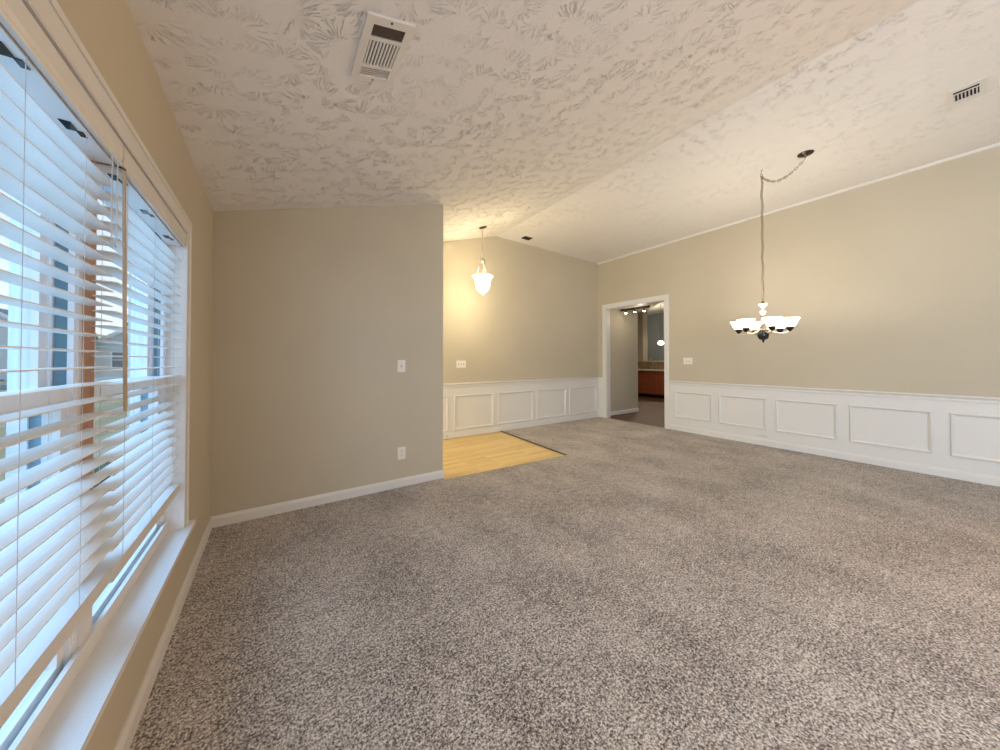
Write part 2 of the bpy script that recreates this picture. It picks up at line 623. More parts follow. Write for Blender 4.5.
# ------------------------------------------------------------------ wainscot
def wains(nx, ny, p0, p1, name, label):
    """white board field, chair rail and base for one wall run; n points into the room"""
    n = Vector((nx, ny, 0))
    pr = [n * 0, n * 0.006, n * 0.006 + Vector((0, 0, RAIL - 0.03)), Vector((0, 0, RAIL - 0.03))]
    struct(MB().sweep(pr, (p0, p1)).build(name, M['trim']), label + ' flat board field', 'wainscot')
    z = lambda d, h: n * d + Vector((0, 0, h))
    rail = [z(0, RAIL - 0.075), z(0.012, RAIL - 0.07), z(0.016, RAIL - 0.05), z(0.012, RAIL - 0.04), z(0.02, RAIL - 0.026), z(0.034, RAIL - 0.014), z(0.034, RAIL - 0.004), z(0.03, RAIL), z(0, RAIL)]
    struct(MB().sweep(rail, (p0, p1)).build(name, M['trim']), label + ' moulded chair rail', 'chair rail')
    bs = [z(0, 0), z(0.016, 0), z(0.016, 0.07), z(0.012, 0.085), z(0.008, 0.095), z(0, 0.1)]
    struct(MB().sweep(bs, (p0, p1)).build('baseboard_' + name.split('_')[-1], M['trim']), label + ' base moulding', 'baseboard')


wains(0, -1, (0.0, Y2, 0), (X2, Y2, 0), 'trim_far', 'white foyer wall panelling,')
wains(-1, 0, (X2, YB, 0), (X2, 3.274, 0), 'trim_right', 'white right wall panelling,')


wains(-1, 0, (X2, 4.778, 0), (X2, Y2 - 0.006, 0), 'trim_corner', 'white panelling strip between doorway and foyer corner,')


def panel(wall, a0, a1, z0, z1, name, label, w=0.030, t=0.023):
    """mitred picture-frame moulding on the field of a wainscot"""
    bb = MB()
    prof = [(0, 0), (0, 0.6), (0.3, 1.0), (0.6, 0.75), (1.0, 0.35), (1.0, 0)]   # (inset fraction, proud fraction)
    rings = []
    for (ca, cz, sa, sz) in ((a0, z0, 1, 1), (a1, z0, -1, 1), (a1, z1, -1, -1), (a0, z1, 1, -1)):
        ring = []
        for i, o in prof:
            a = ca + sa * i * w
            z = cz + sz * i * w
            d = 0.0045 + o * t
            ring.append(bb.v((X2 - d, a, z)) if wall == 'r' else bb.v((a, Y2 - d, z)))
        rings.append(ring)
    n = len(prof)
    for i in range(4):
        A, B = rings[i], rings[(i + 1) % 4]
        for j in range(n):
            bb.f([A[j], A[(j + 1) % n], B[(j + 1) % n], B[j]])
    return struct(bb.build(name, M['trim']), label, 'panel moulding')


for i, (a, c) in enumerate(((1.95, 2.711), (2.826, 3.591), (3.687, 4.501), (4.602, 5.384), (5.491, 6.331))):
    panel('f', a, c, 0.125, 0.692, 'trim_foyer_panel', ['leftmost, mostly hidden', 'second', 'third', 'fourth', 'rightmost'][i] + ' rectangular panel moulding on the foyer wall')
for i, (a, c) in enumerate(((2.56, 3.169), (1.825, 2.458), (1.077, 1.71), (0.328, 0.966), (-0.45, 0.212), (-1.2, -0.55), (-1.95, -1.3))):
    panel('r', a, c, 0.24, 0.706, 'trim_right_panel', ['nearest the doorway', 'second from the doorway', 'third from the doorway', 'fourth from the doorway', 'cut by the photo edge', 'beyond the frame', 'farthest beyond the frame'][i] + ' rectangular panel moulding on the right wall')

# slim crown strip at top of the right wall
b = MB().sweep([Vector((0, 0, 0.01)), Vector((0, 0, -0.022)), Vector((-0.02, 0, -0.012)), Vector((-0.034, 0, 0.012))], ((X2, YB, HC), (X2, Y2, HC)))
struct(b.build('trim', M['ceiling']), 'thin plaster bead where right wall meets ceiling', 'trim')

# ------------------------------------------------------------------ cased opening to the kitchen
d1 = thing('door_1', 'wide white cased opening leading to the kitchen', 'doorway', (X2, (OY0 + OY1) / 2, 0))
d1['kind'] = 'structure'
CW = 0.088
b = MB()
for s in (-1, 1):
    xs = X2 - 0.018 if s < 0 else X2 + 0.12
    b.box(xs, xs + 0.018, OY0 - CW, OY0 + 0.004, 0, OZ + CW)
    b.box(xs, xs + 0.018, OY1 - 0.004, OY1 + CW, 0, OZ + CW)
    b.box(xs, xs + 0.018, OY0 + 0.004, OY1 - 0.004, OZ - 0.004, OZ + CW)
b.build('casing', M['trim'], d1, bevel=0.003)
b = MB()
b.box(X2, X2 + 0.12, OY0 - 0.002, OY0 + 0.014, 0, OZ)
b.box(X2, X2 + 0.12, OY1 - 0.014, OY1 + 0.002, 0, OZ)
b.box(X2, X2 + 0.12, OY0 + 0.014, OY1 - 0.014, OZ - 0.014, OZ + 0.002)
b.build('jamb', M['trim'], d1)

# ------------------------------------------------------------------ windows
def make_window(name, y0, y1, label):
    w = thing(name, label, 'window', (-0.11, (y0 + y1) / 2, SILL))
    w['kind'] = 'structure'
    xo, xi = -0.185, -0.065
    z0, z1 = SILL, WTOP
    f = 0.022
    b = MB()
    b.box(xo, xi, y0, y0 + f, z0, z1)
    b.box(xo, xi, y1 - f, y1, z0, z1)
    b.box(xo, xi, y0 + f, y1 - f, z1 - 0.03, z1)
    b.box(xo - 0.03, xi, y0 + f, y1 - f, z0 - 0.02, z0 + 0.012)
    # parting beads between the sash tracks
    for yy, s in ((y0 + f, 1), (y1 - f, -1)):
        for xb in (-0.075, -0.114, -0.153):
            b.box(xb - 0.006, xb + 0.006, min(yy, yy + s * 0.012), max(yy, yy + s * 0.012), z0 + 0.012, z1 - 0.03)
    b.build('window_frame', M['vinyl'], w)
    b = MB()
    for yy, s in ((y0 + f, 1), (y1 - f, -1)):
        for xc in (-0.0945, -0.1335):
            b.box(xc - 0.012, xc + 0.012, min(yy, yy + s * 0.004), max(yy, yy + s * 0.004), z0 + 0.012, z1 - 0.03)
    b.build('groove_shade_strip', M['groove_shade'], w)  # thin strips that colour the track grooves as shaded
    mid = 1.17
    for nm, xc, a, c in (('lower_sash', -0.0945, z0 + 0.012, mid + 0.022), ('upper_sash', -0.1335, mid - 0.022, z1 - 0.03)):
        s0, s1 = y0 + f + 0.005, y1 - f - 0.005
        st, rl = 0.042, 0.044
        b = MB()
        b.box(xc - 0.016, xc + 0.016, s0, s0 + st, a, c)
        b.box(xc - 0.016, xc + 0.016, s1 - st, s1, a, c)
        b.box(xc - 0.016, xc + 0.016, s0 + st, s1 - st, a, a + rl)
        b.box(xc - 0.016, xc + 0.016, s0 + st, s1 - st, c - rl, c)
        sa = b.build(nm, M['vinyl'], w)
        b = MB().box(xc - 0.003, xc + 0.003, s0 + st, s1 - st, a + rl, c - rl)
        b.build('pane', M['glass'], sa)
    return w


make_window('window_1', WY0, MY0, 'nearer double hung white window behind the nearer blind')
make_window('window_2', MY1, WY1, 'farther double hung white window behind the farther blind')
struct(MB().box(-0.185, -0.058, MY0 - 0.004, MY1 + 0.004, SILL, 0.64).build('trim_mullion_foot', M['trim']), 'white foot block of the window post', 'mullion')
b = MB().box(-0.185, -0.06, MY0, MY1, 0.64, WTOP)
struct(b.build('trim_mullion', M['mull']), 'post between the two windows, its warm shade coloured in brown', 'mullion')

# window reveal boards, casing, stool
b = MB()
b.box(-0.065, 0.011, WY0, WY0 + 0.005, SILL, WTOP)
b.box(-0.065, 0.011, WY1 - 0.005, WY1, SILL, WTOP)
b.box(-0.065, 0.011, WY0 + 0.005, WY1 - 0.005, WTOP - 0.005, WTOP)
b.box(-0.062, -0.050, WY0 + 0.005, WY1 - 0.005, SILL, SILL + 0.055)
struct(b.build('trim_reveal', M['trim']), 'white boards lining the window recess', 'window trim')
b = MB()
cw = 0.075
for (ya, yb) in ((WY0 - cw, WY0), (WY1, WY1 + cw)):
    b.box(0, 0.012, ya, yb, SILL, WTOP)
b.box(0, 0.012, WY0 - cw, WY1 + cw, WTOP, WTOP + cw)
# raised outer bead
b.box(0.012, 0.016, WY1 + cw - 0.02, WY1 + cw, SILL, WTOP + cw)
b.box(0.012, 0.016, WY0 - cw, WY1 + cw - 0.02, WTOP + cw - 0.02, WTOP + cw)
struct(b.build('trim_casing', M['trim']), 'white painted casing around the double window', 'window casing')
b = MB()
b.box(-0.075, 0.0, WY0, WY1, SILL - 0.022, SILL)
b.box(0.0, 0.042, WY0 - 0.11, WY1 + 0.09, SILL - 0.022, SILL)
struct(b.build('trim_stool', M['trim'], bevel=0.004), 'deep white window stool under the blinds', 'window sill')

# ------------------------------------------------------------------ blinds
PITCHB = 0.0455


def make_blind(label, y0, y1, zoff, cords, wand):
    ZR = 0.603 + zoff
    root = thing('window_blind', label, 'blind', (-0.03, (y0 + y1) / 2, ZR), 'white two inch slat blinds at the window')
    b = MB()
    # valance board with moulded lower edge
    pr = [Vector((0.006, 0, 1.935)), Vector((-0.006, 0, 1.935)), Vector((-0.006, 0, 1.866)), Vector((0.004, 0, 1.866)), Vector((0.006, 0, 1.872)), Vector((0.002, 0, 1.882)), Vector((0.006, 0, 1.892))]
    b.sweep(pr, ((0, y0, 0), (0, y1, 0)))
    b.build('valance', M['trim'], root)
    b = MB()
    b.box(-0.062, -0.010, y0 + 0.006, y1 - 0.006, 1.862, 1.868)
    b.box(-0.014, -0.010, y0 + 0.006, y1 - 0.006, 1.868, 1.915)
    b.box(-0.062, -0.058, y0 + 0.006, y1 - 0.006, 1.868, 1.915)
    hr = b.build('headrail', M['vinyl'], root)
    for yc in cords:
        b = MB()
        b.box(-0.046, -0.026, yc - 0.022, yc + 0.020, 1.860, 1.862)
        b.box(-0.030, -0.018, yc + 0.018, yc + 0.045, 1.860, 1.862)
        b.build('cord_guide', M['black'], hr)
    b = MB()
    k = 0
    zs = []
    z = 1.7965 + zoff
    while z > ZR + 0.075:
        zs.append(z)
        z -= PITCHB
    for z in zs:
        t = max(0.0, min(1.0, (1.25 - z) / 0.6)) * math.radians(13)     # lower slats tip towards the room
        jit = random.uniform(-0.015, 0.015)
        t += jit
        c = Vector((-0.033, 0, z))
        ax = Vector((math.cos(t), 0, -math.sin(t)))
        up = Vector((math.sin(t), 0, math.cos(t)))
        prof = []
        for u, hgt in ((-0.025, 0), (-0.012, 0.0014), (0, 0.0019), (0.012, 0.0014), (0.025, 0)):
            prof.append(c + ax * u + up * hgt)
        low = [p - up * 0.0028 for p in prof[::-1]]
        b.sweep(prof + low, ((0, y0 + 0.006, 0), (0, y1 - 0.006, 0)))
    b.build('slat_stack', M['slat'], root)
    b = MB()
    b.box(-0.058, -0.008, y0 + 0.006, y1 - 0.006, ZR, ZR + 0.042)
    br = b.build('bottom_rail', M['trim'], root, bevel=0.003)
    for yc in cords:
        b = MB()
        b.lathe([(0, -0.004), (0.008, -0.004), (0.008, 0.0), (0, 0.0)], (-0.033, yc, ZR), 12)
        b.build('rail_button', M['plate'], br)
    for yc in cords:
        b = MB()
        for xx in (-0.0065, -0.0600):
            b.tube([(xx, yc, ZR + 0.04), (xx, yc, 1.862)], 0.0007, 5)
        b.build('ladder_cord', M['cord'], root)
    return root


nb = make_blind('nearer white slat blind, cut by the left photo edge', WY0 + 0.008, 1.488, 0.0, (0.75, 1.043, 1.292), False)
fb = make_blind('farther white slat blind beside the partition wall corner, with a tan wand', 1.500, WY1 - 0.012, -0.012, (1.58, 1.88, 2.2), True)
# pull cords of the nearer blind
b = MB()
b.tube([(0.010, 1.395, 1.866), (0.010, 1.395, 1.62), (0.012, 1.40, 1.605), (0.010, 1.43, 1.60), (0.010, 1.435, 1.866)], 0.0013, 6)
b.build('pull_cord', M['cord'], nb)
# tilt wand of the farther blind
b = MB()
b.tube([(-0.012, 1.506, 1.872), (0.010, 1.490, 1.860), (0.012, 1.477, 1.845)], 0.003, 8)
b.build('wand_hook', M['black'], fb)
b = MB()
b.tube([(0.012, 1.477, 1.85), (0.013, 1.487, 1.5), (0.013, 1.507, 1.13), (0.013, 1.508, 1.112)], [0.0042, 0.0045, 0.005, 0.0035], 8)
b.build('tilt_wand', M['wand'], fb, smooth=True)


# ------------------------------------------------------------------ ceiling vents
def slope_matrix(c, slope):
    a = math.atan(slope)
    return Matrix.Translation(Vector(c)) @ Matrix.Rotation(-a, 4, 'Y')


# big three way register near the viewer; local x = up the slope, y along ridge, -z into the room
v1 = thing('ceiling_vent', 'large white three way ceiling register with dark louvres, nearest the window', 'vent', (0.775, 1.49, zl(0.775)))
Mv = slope_matrix((0.775, 1.49, zl(0.775)), SL)
b = MB(); b.M = Mv
hx, hy = 0.1, 0.172
for (xa, xb, ya, yb) in ((-hx, hx, -hy, -hy + 0.036), (-hx, hx, hy - 0.022, hy), (-hx, -hx + 0.033, -hy + 0.036, hy - 0.022), (hx - 0.033, hx, -hy + 0.036, hy - 0.022),
                         (-hx + 0.033, hx - 0.033, -0.078, -0.060), (-hx + 0.033, hx - 0.033, 0.078, 0.092)):
    b.box(xa, xb, ya, yb, -0.011, 0)
b.build('face_frame', M['ventwhite'], v1, bevel=0.002)
b = MB(); b.M = Mv
b.box(-hx + 0.02, hx - 0.02, -hy + 0.02, hy - 0.02, -0.0015, 0.0)
b.build('duct_back', M['ventdark'], v1)
b = MB(); b.M = Mv
for i in range(5):
    y = -0.131 + i * 0.0125
    b.prism([(-0.067, y, -0.003), (-0.067, y + 0.008, -0.010), (-0.067, y + 0.0095, -0.010), (-0.067, y + 0.0015, -0.003)], (0.134, 0, 0))
b.build('upper_louvre', M['brownvent'], v1)
b = MB(); b.M = Mv
for i in range(9):
    x = -0.059 + i * 0.01475
    b.box(x - 0.0036, x + 0.0036, -0.060, 0.078, -0.010, -0.003)
b.build('bar_grille', M['ventwhite'], v1)
b = MB(); b.M = Mv
for i in range(5):
    y = 0.092 + i * 0.0116
    b.prism([(-0.067, y + 0.0135, -0.004), (-0.067, y, -0.0085), (-0.067, y - 0.001, -0.0075), (-0.067, y + 0.0125, -0.003)], (0.134, 0, 0))
b.build('lower_louvre', M['ventwhite'], v1)
for y in (-hy + 0.014, hy - 0.008):
    b = MB(); b.M = Mv
    b.lathe([(0, -0.0135), (0.004, -0.013), (0.005, -0.011), (0.005, -0.010)], (0, y, 0), 10)
    b.build('screw', M['bronze'], v1)

# register on the flat side at right
cx, cy_ = 5.095, 0.06
v2 = thing('ceiling_vent', 'small white ceiling register with dark slots at the upper right', 'vent', (cx, cy_, zr(cx)))
Mv = slope_matrix((cx, cy_, zr(cx)), SR)
b = MB(); b.M = Mv
for (xa, xb, ya, yb) in ((-0.135, 0.135, -0.095, -0.062), (-0.135, 0.135, 0.062, 0.095), (-0.135, -0.085, -0.062, 0.062), (0.075, 0.135, -0.062, 0.062), (-0.049, -0.038, -0.062, 0.062)):
    b.box(xa, xb, ya, yb, -0.006, 0)
b.build('face_frame', M['ventwhite'], v2, bevel=0.002)
b = MB(); b.M = Mv
b.box(-0.1, 0.1, -0.08, 0.08, -0.0015, 0)
b.build('duct_back', M['ventdark'], v2)
b = MB(); b.M = Mv
for i in range(7):
    y = -0.054 + i * 0.018
    b.prism([(-0.036, y, -0.003), (-0.036, y + 0.005, -0.009), (-0.036, y + 0.0075, -0.009), (-0.036, y + 0.0025, -0.003)], (0.111, 0, 0))
b.build('grille', M['ventwhite'], v2)

# small dark grille in the foyer ceiling
cx, cy_ = 4.155, 4.645
v3 = thing('ceiling_vent', 'small dark brown grille in the foyer ceiling right of the bell lamp', 'vent', (cx, cy_, zr(cx)))
Mv = slope_matrix((cx, cy_, zr(cx)), SR)
b = MB(); b.M = Mv
for (xa, xb, ya, yb) in ((-0.085, 0.085, -0.060, -0.048), (-0.085, 0.085, 0.048, 0.060), (-0.085, -0.068, -0.048, 0.048), (0.068, 0.085, -0.048, 0.048)):
    b.box(xa, xb, ya, yb, -0.012, 0)
b.build('face_frame', M['brownvent'], v3)
b = MB(); b.M = Mv
for i in range(8):
    x = -0.06 + i * 0.017
    b.box(x - 0.0035, x + 0.0035, -0.048, 0.048, -0.010, 0)
b.box(-0.075, 0.075, -0.053, 0.053, -0.001, 0)
b.build('grille', M['ventdark'], v3)

# low wall register in the right wainscot
r = thing('wall_register', 'small white grille low on the right wall base below the panels', 'vent', (X2 - 0.006, 1.895, 0.135))
b = MB()
b.box(X2 - 0.014, X2 - 0.006, 1.82, 1.97, 0.105, 0.115)
b.box(X2 - 0.014, X2 - 0.006, 1.82, 1.97, 0.158, 0.168)
b.box(X2 - 0.014, X2 - 0.006, 1.82, 1.83, 0.115, 0.158)
b.box(X2 - 0.014, X2 - 0.006, 1.96, 1.97, 0.115, 0.158)
b.build('face_frame', M['trim'], r)
b = MB()
for i in range(12):
    y = 1.836 + i * 0.0108
    b.box(X2 - 0.012, X2 - 0.006, y, y + 0.005, 0.115, 0.158)
b.build('grille', M['ventwhite'], r)


# ------------------------------------------------------------------ switches, outlet, door stop
def plate(wall, a, z, w, h, kind, label, name):
    """wall: 'p' partition (faces -y), 'f' far wall (-y), 'r' right wall (-x)"""
    if wall == 'r':
        base = Matrix.Translation((X2, a, z)) @ Matrix.Rotation(-PI / 2, 4, 'Z')
    else:
        base = Matrix.Translation((a, Y1 if wall == 'p' else Y2, z))
    t = thing(name, label, 'switch' if 'switch' in name else 'outlet', tuple(base.translation))
    b = MB(); b.M = base
    b.box(-w / 2, w / 2, -0.006, 0, -h / 2, h / 2)
    b.build('cover_plate', M['plate'], t, bevel=0.002)
    if kind == 'outlet':
        for s in (-1, 1):
            b = MB(); b.M = base
            b.box(-0.017, 0.017, -0.008, -0.005, s * 0.02 - 0.014, s * 0.02 + 0.014)
            so = b.build('socket', M['plate'], t, bevel=0.003)
            b = MB(); b.M = base
            for dx in (-0.007, 0.007):
                b.box(dx - 0.0014, dx + 0.0014, -0.0085, -0.0078, s * 0.02 - 0.002, s * 0.02 + 0.008)
            b.box(-0.003, 0.003, -0.0085, -0.0078, s * 0.02 - 0.010, s * 0.02 - 0.005)
            b.build('slots', M['slot'], so)
    else:
        n = kind
        for i in range(n):
            x = (i - (n - 1) / 2) * 0.046
            b = MB(); b.M = base
            b.box(x - 0.006, x + 0.006, -0.0066, -0.0055, -0.013, 0.013)
            b.build('toggle_slot', M['slot'], t)
            b = MB(); b.M = base
            b.prism([(x - 0.004, -0.006, -0.006), (x - 0.004, -0.006, 0.006), (x - 0.004, -0.017, 0.012), (x - 0.004, -0.017, 0.006)], (0.008, 0, 0))
            b.build('toggle', M['plate'], t)
    zs = (0,) if kind == 'outlet' else (-0.03, 0.03)
    for zz in zs:
        for i in range(1 if kind == 'outlet' else kind):
            x = 0 if kind == 'outlet' else (i - (kind - 1) / 2) * 0.046
            b = MB(); b.M = base
            b.box(x - 0.0025, x + 0.0025, -0.0068, -0.0058, zz - 0.0025, zz + 0.0025)
            b.build('screw', M['nickel'], t)
    return t


plate('p', 1.450, 1.212, 0.078, 0.120, 1, 'white single light switch on the short partition wall', 'light_switch')
plate('p', 1.455, 0.336, 0.078, 0.120, 'outlet', 'white double power outlet low on the short partition wall', 'power_outlet')
plate('f', 2.955, 1.205, 0.175, 0.120, 3, 'wide white multi gang switch on the foyer wall under the bell lamp', 'light_switch')
plate('r', 2.947, 1.257, 0.150, 0.115, 2, 'white double light switch on the right wall beside the kitchen doorway', 'light_switch')

b = MB()
b.tube([(2.68, Y2 - 0.012, 0.05), (2.68, Y2 - 0.06, 0.05)], [0.010, 0.007], 10)
b.tube([(2.68, Y2 - 0.06, 0.05), (2.68, Y2 - 0.075, 0.05)], 0.012, 10)
tag(b.build('door_stop', M['nickel'], org=(2.68, Y2 - 0.012, 0.05)), 'tiny metal door stop on the foyer baseboard at the partition edge', 'door stop')

# ------------------------------------------------------------------ chandelier
HK = Vector((5.053, 1.432, zr(5.053)))
CP = Vector((5.066, 1.051, zr(5.066)))
fwd = Vector((HK.x - CAM_X, HK.y, 0)).normalized()     # the arms are turned 41 degrees from the viewer's line to the hook
rgt = Vector((fwd.y, -fwd.x, 0))
ch = thing('chandelier', 'six light chandelier with lit white glass bowls hanging on a swagged chain', 'chandelier', (HK.x, HK.y, 1.49))
b = MB()
b.lathe([(0, -0.03), (0.012, -0.03), (0.02, -0.022), (0.05, -0.016), (0.066, -0.006), (0.068, 0.001), (0, 0.001)], CP, 28)
cp = b.build('canopy', M['bronze'], ch, smooth=True)
b = MB()
b.tube([CP + Vector((0, 0, -0.028)), CP + Vector((0, 0, -0.045)), CP + Vector((0, 0.008, -0.055))], 0.004, 8)
b.build('loop', M['bronze'], cp)
b = MB()
b.lathe([(0, 0.001), (0.012, 0.001), (0.012, -0.004), (0.004, -0.006), (0.003, -0.03)], HK, 12)
hookpts = [HK + Vector((0, 0, -0.025))] + [HK + Vector((0, 0.012 * math.sin(a), -0.040 + 0.012 * math.cos(a))) for a in [i * PI / 6 for i in range(0, 9)]]
b.tube(hookpts, 0.0028, 8)
b.build('ceiling_hook', M['nickel'], ch, smooth=True)


def chain(pts, name, pitch=0.026, L=0.036, W=0.023, r=0.0028):
    pts = [Vector(p) for p in pts]
    d = [0]
    for a, c in zip(pts, pts[1:]):
        d.append(d[-1] + (c - a).length)
    n = int(d[-1] / pitch)
    bb = MB()
    for i in range(n):
        s = (i + 0.5) * d[-1] / n
        j = max(k for k in range(len(d)) if d[k] <= s)
        j = min(j, len(pts) - 2)
        f = (s - d[j]) / (d[j + 1] - d[j])
        p = pts[j].lerp(pts[j + 1], f)
        t = (pts[j + 1] - pts[j]).normalized()
        o = t.orthogonal().normalized()
        q = t.cross(o)
        a = (PI / 4 if i % 2 else -PI / 4) + 0.3
        bb.link(p, t, o * math.cos(a) + q * math.sin(a), L, W, r)
    return bb.build(name, M['chain'], ch, smooth=True)


hk = HK + Vector((0, 0, -0.05))
chain([hk + Vector((0.004 * math.sin(i * 0.9), 0.004 * math.cos(i * 1.3), -i * 0.05)) for i in range(0, 30)] + [Vector((HK.x, HK.y, 1.945))], 'drop_chain')
sw0, sw1 = hk + Vector((0, 0, -0.03)), CP + Vector((0, 0.008, -0.06))
sw = []
for i in range(25):
    f = i / 24
    p = sw0.lerp(sw1, f)
    p.z -= 0.115 * 4 * f * (1 - f) * (1.25 - 0.5 * f)
    sw.append(p)
chain(sw, 'swag_chain')
b = MB()
b.tube([p + Vector((0.002, 0, 0.002)) for p in sw], 0.0022, 6)
b.build('lamp_cord', M['brownvent'], ch)
C0 = Vector((HK.x, HK.y, 0))
b = MB()
b.lathe([(0, 1.956), (0.006, 1.954), (0.010, 1.942), (0.024, 1.936), (0.026, 1.930), (0, 1.930)], C0, 20)
b.build('chain_collar', M['bronze'], ch, smooth=True)
b = MB()
b.lathe([(0, 1.934), (0.028, 1.930), (0.043, 1.920), (0.042, 1.912), (0.024, 1.892), (0.010, 1.878), (0.008, 1.866), (0, 1.866)], C0, 24)
b.build('saucer', M['plate'], ch, smooth=True)
b = MB()
b.lathe([(0, 1.868), (0.007, 1.868), (0.007, 1.843), (0.025, 1.839), (0.030, 1.832), (0.020, 1.806), (0.013, 1.795), (0, 1.794)], C0, 24)
b.build('cup', M['plate'], ch, smooth=True)
b = MB()
b.lathe([(0.010, 1.797), (0.010, 1.77), (0.018, 1.755), (0.010, 1.74), (0.010, 1.69)], C0, 20)
b.lathe([(0.010, 1.69), (0.022, 1.68), (0.026, 1.665), (0.040, 1.650), (0.052, 1.632), (0.058, 1.618), (0.05, 1.605), (0, 1.605)], C0, 24)
b.build('stem', M['nickel'], ch, smooth=True)
b = MB()
b.lathe([(0, 1.615), (0.03, 1.613), (0.048, 1.600), (0.054, 1.575), (0.055, 1.560), (0.050, 1.533), (0.04, 1.513), (0.016, 1.503), (0, 1.502)], C0, 28)
b.build('hub_ball', M['black'], ch, smooth=True)
b = MB()
b.lathe([(0, 1.505), (0.012, 1.503), (0.014, 1.497), (0.008, 1.49), (0.010, 1.482), (0.004, 1.472), (0, 1.47)], C0, 16)
b.build('finial', M['bronze'], ch, smooth=True)
for k in range(6):
    ph = math.radians(-41 + 60 * k)
    dr = -fwd * math.cos(ph) + rgt * math.sin(ph)
    P = C0 + dr * 0.235
    b = MB()
    pts = []
    for i in range(13):
        f = i / 12
        rr = 0.045 + (0.235 - 0.045) * f
        z = 1.618 - 0.034 * math.sin(f * PI * 0.9) - 0.018 * f
        pts.append(C0 + dr * rr + Vector((0, 0, z)))
    pts.append(P + Vector((0, 0, 1.612)))
    b.tube(pts, 0.0058, 8)
    arm = b.build('arm', M['nickel'], ch, smooth=True)
    b = MB()
    b.lathe([(0, 1.588), (0.010, 1.589), (0.013, 1.598), (0.024, 1.606), (0.032, 1.620), (0.034, 1.638), (0.030, 1.643), (0, 1.643)], P, 18)
    b.build('socket_cup', M['bronze'], arm, smooth=True)
    b = MB()
    out = [(0.026, 1.640), (0.040, 1.644), (0.050, 1.658), (0.059, 1.680), (0.070, 1.707), (0.087, 1.733)]
    inn = [(r_ - 0.004, z_ + 0.002) for r_, z_ in out[::-1]]
    b.lathe(out + inn + [(0, 1.643)], P, 24)
    sh = b.build('glass_shade', M['shade'], ch, smooth=True)
    b = MB()
    b.lathe([(0, 1.643), (0.013, 1.645), (0.014, 1.662), (0.022, 1.678), (0.025, 1.692), (0.020, 1.708), (0.010, 1.716), (0, 1.717)], P, 16)
    b.build('bulb', M['bulb'], sh, smooth=True)
    light('chandelier_bulb', 'POINT', P + Vector((0, 0, 1.735)), 6.5, (1.0, 0.88, 0.72), shadow_soft_size=0.03)

# ------------------------------------------------------------------ foyer pendant
PX, PY = 2.998, 4.282
PZ = zl(PX)
pn = thing('pendant_lamp', 'single lit bell shaped glass pendant hanging in the foyer', 'pendant lamp', (PX, PY, 2.27))
Mp = slope_matrix((PX, PY, PZ), SL)
b = MB(); b.M = Mp
b.lathe([(0, -0.022), (0.015, -0.022), (0.045, -0.015), (0.062, -0.004), (0.063, 0.002), (0, 0.002)], (0, 0, 0), 24)
b.build('canopy', M['bronze'], pn, smooth=True)
PC = Vector((PX, PY, 0))
b = MB()
b.tube([PC + Vector((0, 0, PZ - 0.02)), PC + Vector((0, 0, 2.84))], 0.006, 8)
b.lathe([(0.006, 2.84), (0.012, 2.836), (0.012, 2.825), (0.020, 2.818), (0.034, 2.796), (0.034, 2.782), (0.020, 2.765), (0.010, 2.758), (0.008, 2.74)], PC, 18)
b.tube([PC + Vector((0, 0, 2.745)), PC + Vector((0, 0, 2.56))], 0.006, 8)
b.build('stem', M['nickel'], pn, smooth=True)
for k in range(3):
    a = math.radians(40 + 120 * k)
    d = Vector((math.cos(a), math.sin(a), 0))
    b = MB()
    b.tube([PC + d * 0.012 + Vector((0, 0, 2.755)), PC + d * 0.045 + Vector((0, 0, 2.72)), PC + d * 0.062 + Vector((0, 0, 2.67)), PC + d * 0.080 + Vector((0, 0, 2.60)), PC + d * 0.122 + Vector((0, 0, 2.535))], 0.0045, 8)
    b.build('strap', M['nickel'], pn, smooth=True)
b = MB()
out = [(0, 2.270), (0.012, 2.273), (0.03, 2.289), (0.062, 2.314), (0.088, 2.346), (0.106, 2.390), (0.114, 2.437), (0.120, 2.485), (0.132, 2.520), (0.158, 2.545)]
inn = [(max(r_ - 0.005, 0), z_ + 0.004) for r_, z_ in out[::-1]]
b.lathe(out + inn, PC, 32)
bs = b.build('bell_shade', M['bellglass'], pn, smooth=True)
b = MB()
b.lathe([(0, 2.54), (0.014, 2.535), (0.014, 2.50), (0.028, 2.47), (0.03, 2.45), (0.02, 2.425), (0, 2.42)], PC, 16)
b.build('bulb', M['bulb'], bs, smooth=True)

light('pendant_bulb', 'POINT', (PX, PY, 2.63), 6, (1.0, 0.80, 0.50), shadow_soft_size=0.05)
light('pendant_glow', 'POINT', (PX, PY, 2.18), 21, (1.0, 0.82, 0.50), shadow_soft_size=0.16)

# ------------------------------------------------------------------ kitchen beyond the opening
KX0, KX1, KY0, KY1, KL, KH = X2 + 0.12, 15.0, 1.5, 10.2, 2.46, 3.42
b = MB().box(X2 + 0.02, KX1, KY0, KY1, -0.06, -0.004)
struct(b.build('floor', M['darkwood']), 'dark brown wood floor of the kitchen', 'floor')
struct(MB().prism([(X2 + 0.12, 3.36, KL), (6.70, 3.50, KL), (7.87, 4.65, KL), (7.87, 4.96, KL), (X2 + 0.12, 4.96, KL)], (0, 0, KH - KL)).build('ceiling', M['kceil']), 'low popcorn ceiling just inside the kitchen opening', 'ceiling')
b = MB().box(X2 + 0.12, KX1, KY0, KY1, KH, KH + 0.1)
struct(b.build('ceiling', M['kceil']), 'popcorn ceiling over the kitchen', 'ceiling')
b = MB().box(X2 + 0.12, 7.84, 4.84, 4.96, -0.02, KL)
struct(b.build('wall_hall', M['wall']), 'short greige wall just inside the kitchen opening', 'wall')
b = MB().sweep(base_profile(0, -1, 0.09), ((X2 + 0.12, 4.84, 0), (7.853, 4.84, 0)))
